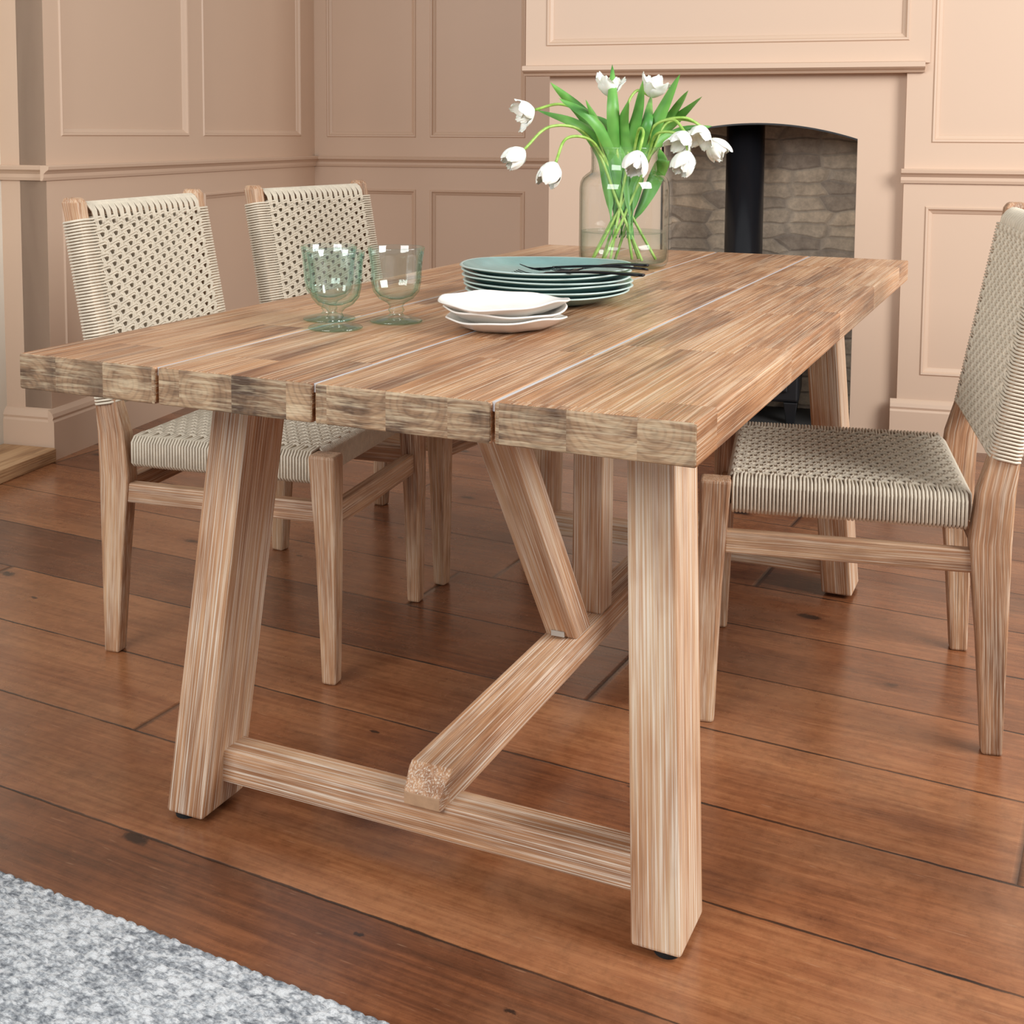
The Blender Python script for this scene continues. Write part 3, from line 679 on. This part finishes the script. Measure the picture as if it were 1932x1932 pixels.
def tulip(label,stempx,tip,kf,leafpx,lw,openk,seed,sc=1.0):
    rs=random.Random(seed)
    rt=root('tulip',label,'flower',(VX,VY,.775),0,'white tulips in the glass vase')
    O=Vector((VX,VY,.775))
    n=len(stempx);pts=[]
    for i,(u,v) in enumerate(stempx):
        t=i/(n-1);pts.append(at_k(u,v,K0d+(kf-K0d)*t)-O)
    neck=pts[0]
    an=seed*2.4;sg=math.copysign(1,neck.x*RI.x+neck.y*RI.y+1e-3)
    foot=Vector((-.05*sg*RI.x+.03*math.cos(an),-.05*sg*RI.y+.03*math.sin(an),0))
    path=crom([foot,foot*.4+neck*.55+Vector((0,0,.0)),neck]+pts[1:],8)
    V,Fc=tubes([path],.0034,8);mk('stem',V,Fc,M_stem,rt,True)
    base=pts[-1];tp=at_k(tip[0],tip[1],kf-.015)-O
    z=(tp-base).normalized();x=z.orthogonal().normalized()
    for k in range(6):
        an=k*math.pi/3+seed+rs.uniform(-.12,.12);inner=(k%2)
        xx=x*math.cos(an)+(z.cross(x))*math.sin(an);yy=z.cross(xx)
        m=Matrix((xx,yy,z)).transposed().to_4x4()
        tilt=Matrix.Rotation(rs.uniform(-.10,.18)+(openk=='open')*.14,4,'Y')
        sca=Matrix.Scale((.90 if inner else 1)*sc*rs.uniform(.93,1.05),4)
        o=bpy.data.objects.new('petal',pm[openk][rs.randrange(4)]);C.objects.link(o);o.parent=rt
        o.matrix_local=Matrix.Translation(base)@m@tilt@sca
    leaves=[leafpx]
    if seed in (1,3,5,7): leaves.append([(u+(14,20,16)[k],v+(0,8,30)[k]) for k,(u,v) in enumerate(leafpx)])
    for li,lp in enumerate(leaves):
        q=[at_k(u,v,K0d+dk)-O for (u,v),dk in zip(lp,(0,rs.uniform(-.05,.05),rs.uniform(-.09,.09)))]
        f2=Vector((rs.uniform(-.03,.03),rs.uniform(-.03,.03),.05));pth=crom([f2,f2*.4+q[0]*.55,q[0],q[1],q[2]],8);N=len(pth)
        V=[];Fc=[];nv=7
        for i,c in enumerate(pth):
            t=i/(N-1);tg=(pth[min(i+1,N-1)]-pth[max(i-1,0)]).normalized()
            sd=tg.cross(FW).normalized();nr=sd.cross(tg).normalized()
            tt=max(0,(t-.15)/.85);w=1.08*lw*(math.sin(math.pi*tt**.8)**.7 if 0<tt<1 else 0)*.5+.0015*(1-t)+.0004
            tw=.6*math.sin(seed+li*2+t*2.6)
            sd2=sd*math.cos(tw)+nr*math.sin(tw);nr2=nr*math.cos(tw)-sd*math.sin(tw)
            for j in range(nv):
                s=(j/(nv-1)-.5)*2;V.append(tuple(c+sd2*(s*w)+nr2*(.5*w*s*s+.0015*math.sin(t*22+seed)*s)))
        for i in range(N-1):
            for j in range(nv-1):
                qd=i*nv+j;Fc.append((qd,qd+1,qd+nv+1,qd+nv))
        mk('leaf',V,Fc,M_leaf,rt,True,recalc=False)
T_=[('white tulip arching highest on the left, blossom pointing sideways',[(1140,292),(1112,225),(1060,197),(1006,208)],(955,222),2.88,[(1150,292),(1100,215),(1038,155)],.036,'open'),
('white tulip drooping lowest on the far left of the bunch',[(1132,294),(1095,245),(1035,240),(988,283)],(948,318),2.83,[(1140,290),(1095,235),(1008,205)],.032,'closed'),
('white tulip hanging low between the far left blossom and the vase',[(1138,296),(1110,262),(1068,262),(1048,308)],(1026,350),2.80,[(1160,292),(1130,235),(1105,188)],.030,'closed'),
('white open tulip standing upright at the top, left of the other upright one',[(1165,292),(1156,230),(1148,180)],(1150,135),2.92,[(1165,290),(1158,200),(1155,122)],.032,'open'),
('white open tulip standing upright at the top, right of the other upright one',[(1185,292),(1180,215),(1200,172),(1228,182)],(1240,142),2.95,[(1185,290),(1202,215),(1213,150)],.028,'open'),
('white tulip hanging down in front of the vase neck',[(1195,290),(1205,245),(1214,250),(1206,287)],(1193,330),2.80,[(1180,290),(1172,240),(1186,190)],.036,'closed'),
('white tulip in the right cluster, hanging nearest to the vase',[(1218,290),(1232,240),(1270,226),(1293,250)],(1272,292),2.84,[(1200,290),(1240,225),(1283,140)],.036,'open'),
('white tulip in the right cluster, hanging lowest',[(1224,292),(1240,252),(1285,255),(1300,288)],(1282,332),2.82,[(1240,330),(1253,300),(1238,270)],.030,'closed'),
('white tulip in the right cluster, hanging highest',[(1212,290),(1240,235),(1290,222),(1326,240)],(1312,285),2.93,[(1215,290),(1270,235),(1325,182)],.034,'open'),
('white tulip leaning farthest right of the bunch',[(1228,292),(1258,232),(1310,230),(1340,264)],(1368,298),2.95,[(1225,290),(1285,250),(1343,238)],.026,'closed')]
for i,(lb,st,tp,kf,lf,lw,ok) in enumerate(T_): tulip(lb,st,tp,kf,lf,lw,ok,i+1,.95 if ok=='open' else 1.02)
# ---------------------------------------------------------------- stove
fxc=on_y(1406,350,YF+.24)[0]
sp=RM@Vector((fxc,YF+.215,.02))
st=root('wood_stove','black wood burning stove with a round flue pipe in the fireplace','stove',tuple(sp),RW)
mk('body',*boxvf(-.22,.22,-.135,.135,.08,.46),M_black,st,False,.012,3)
mk('top_plate',*boxvf(-.235,.235,-.15,.15,.46,.48),M_black,st,False,.005)
for sx in (-1,1):
    for sy in (-1,1):
        V,Fc=loft([(sx*.19,sy*.11,0,.03,.03),(sx*.19,sy*.11,.08,.05,.05)]);mk('leg',V,Fc,M_black,st,False,.003)
dr=mk('door',*boxvf(-.18,.18,-.153,-.135,.12,.42),M_black,st,False,.006)
mg,nt,bs=newmat('stove_glass');bs.inputs['Roughness'].default_value=.08
L(nt,ramp(nt,noise(nt,coords(nt),8,2),[(.4,(.008,.008,.008,1)),(.6,(.02,.018,.016,1))]),bs.inputs['Base Color'])
mk('window_pane',*boxvf(-.135,.135,-.156,-.152,.17,.37),mg,dr)
V,Fc=tubes([[(.155,-.153,.22),(.155,-.180,.23),(.155,-.180,.31),(.155,-.153,.32)]],.006,8);mk('handle',V,Fc,M_metal,dr,True)
V,Fc=lathe([(0,.48),(.078,.48),(.078,.52),(.070,.525),(.070,1.47),(0,1.47)],40);mk('flue_pipe',V,Fc,M_flue,st,True)
# ---------------------------------------------------------------- light
w=bpy.data.worlds.new('World');bpy.context.scene.world=w;w.use_nodes=True;w.node_tree.nodes['Background'].inputs[0].default_value=(.96,.98,1,1);w.node_tree.nodes['Background'].inputs[1].default_value=.46
def area(name,loc,tgt,sx,sy,pw_,col):
    d=bpy.data.lights.new(name,'AREA');d.shape='RECTANGLE';d.size=sx;d.size_y=sy;d.energy=pw_;d.color=col
    o=bpy.data.objects.new(name,d);C.objects.link(o);o.location=loc;o.rotation_euler=(Vector(tgt)-Vector(loc)).to_track_quat('-Z','Y').to_euler()
area('window_light_right',(3.4,.8,2.3),(.3,1.3,.5),1.8,1.7,150,(.98,.99,1))
area('window_light_front',(-.6,-3.3,2.7),(.2,1.4,.6),2.6,1.8,150,(.98,.99,1))
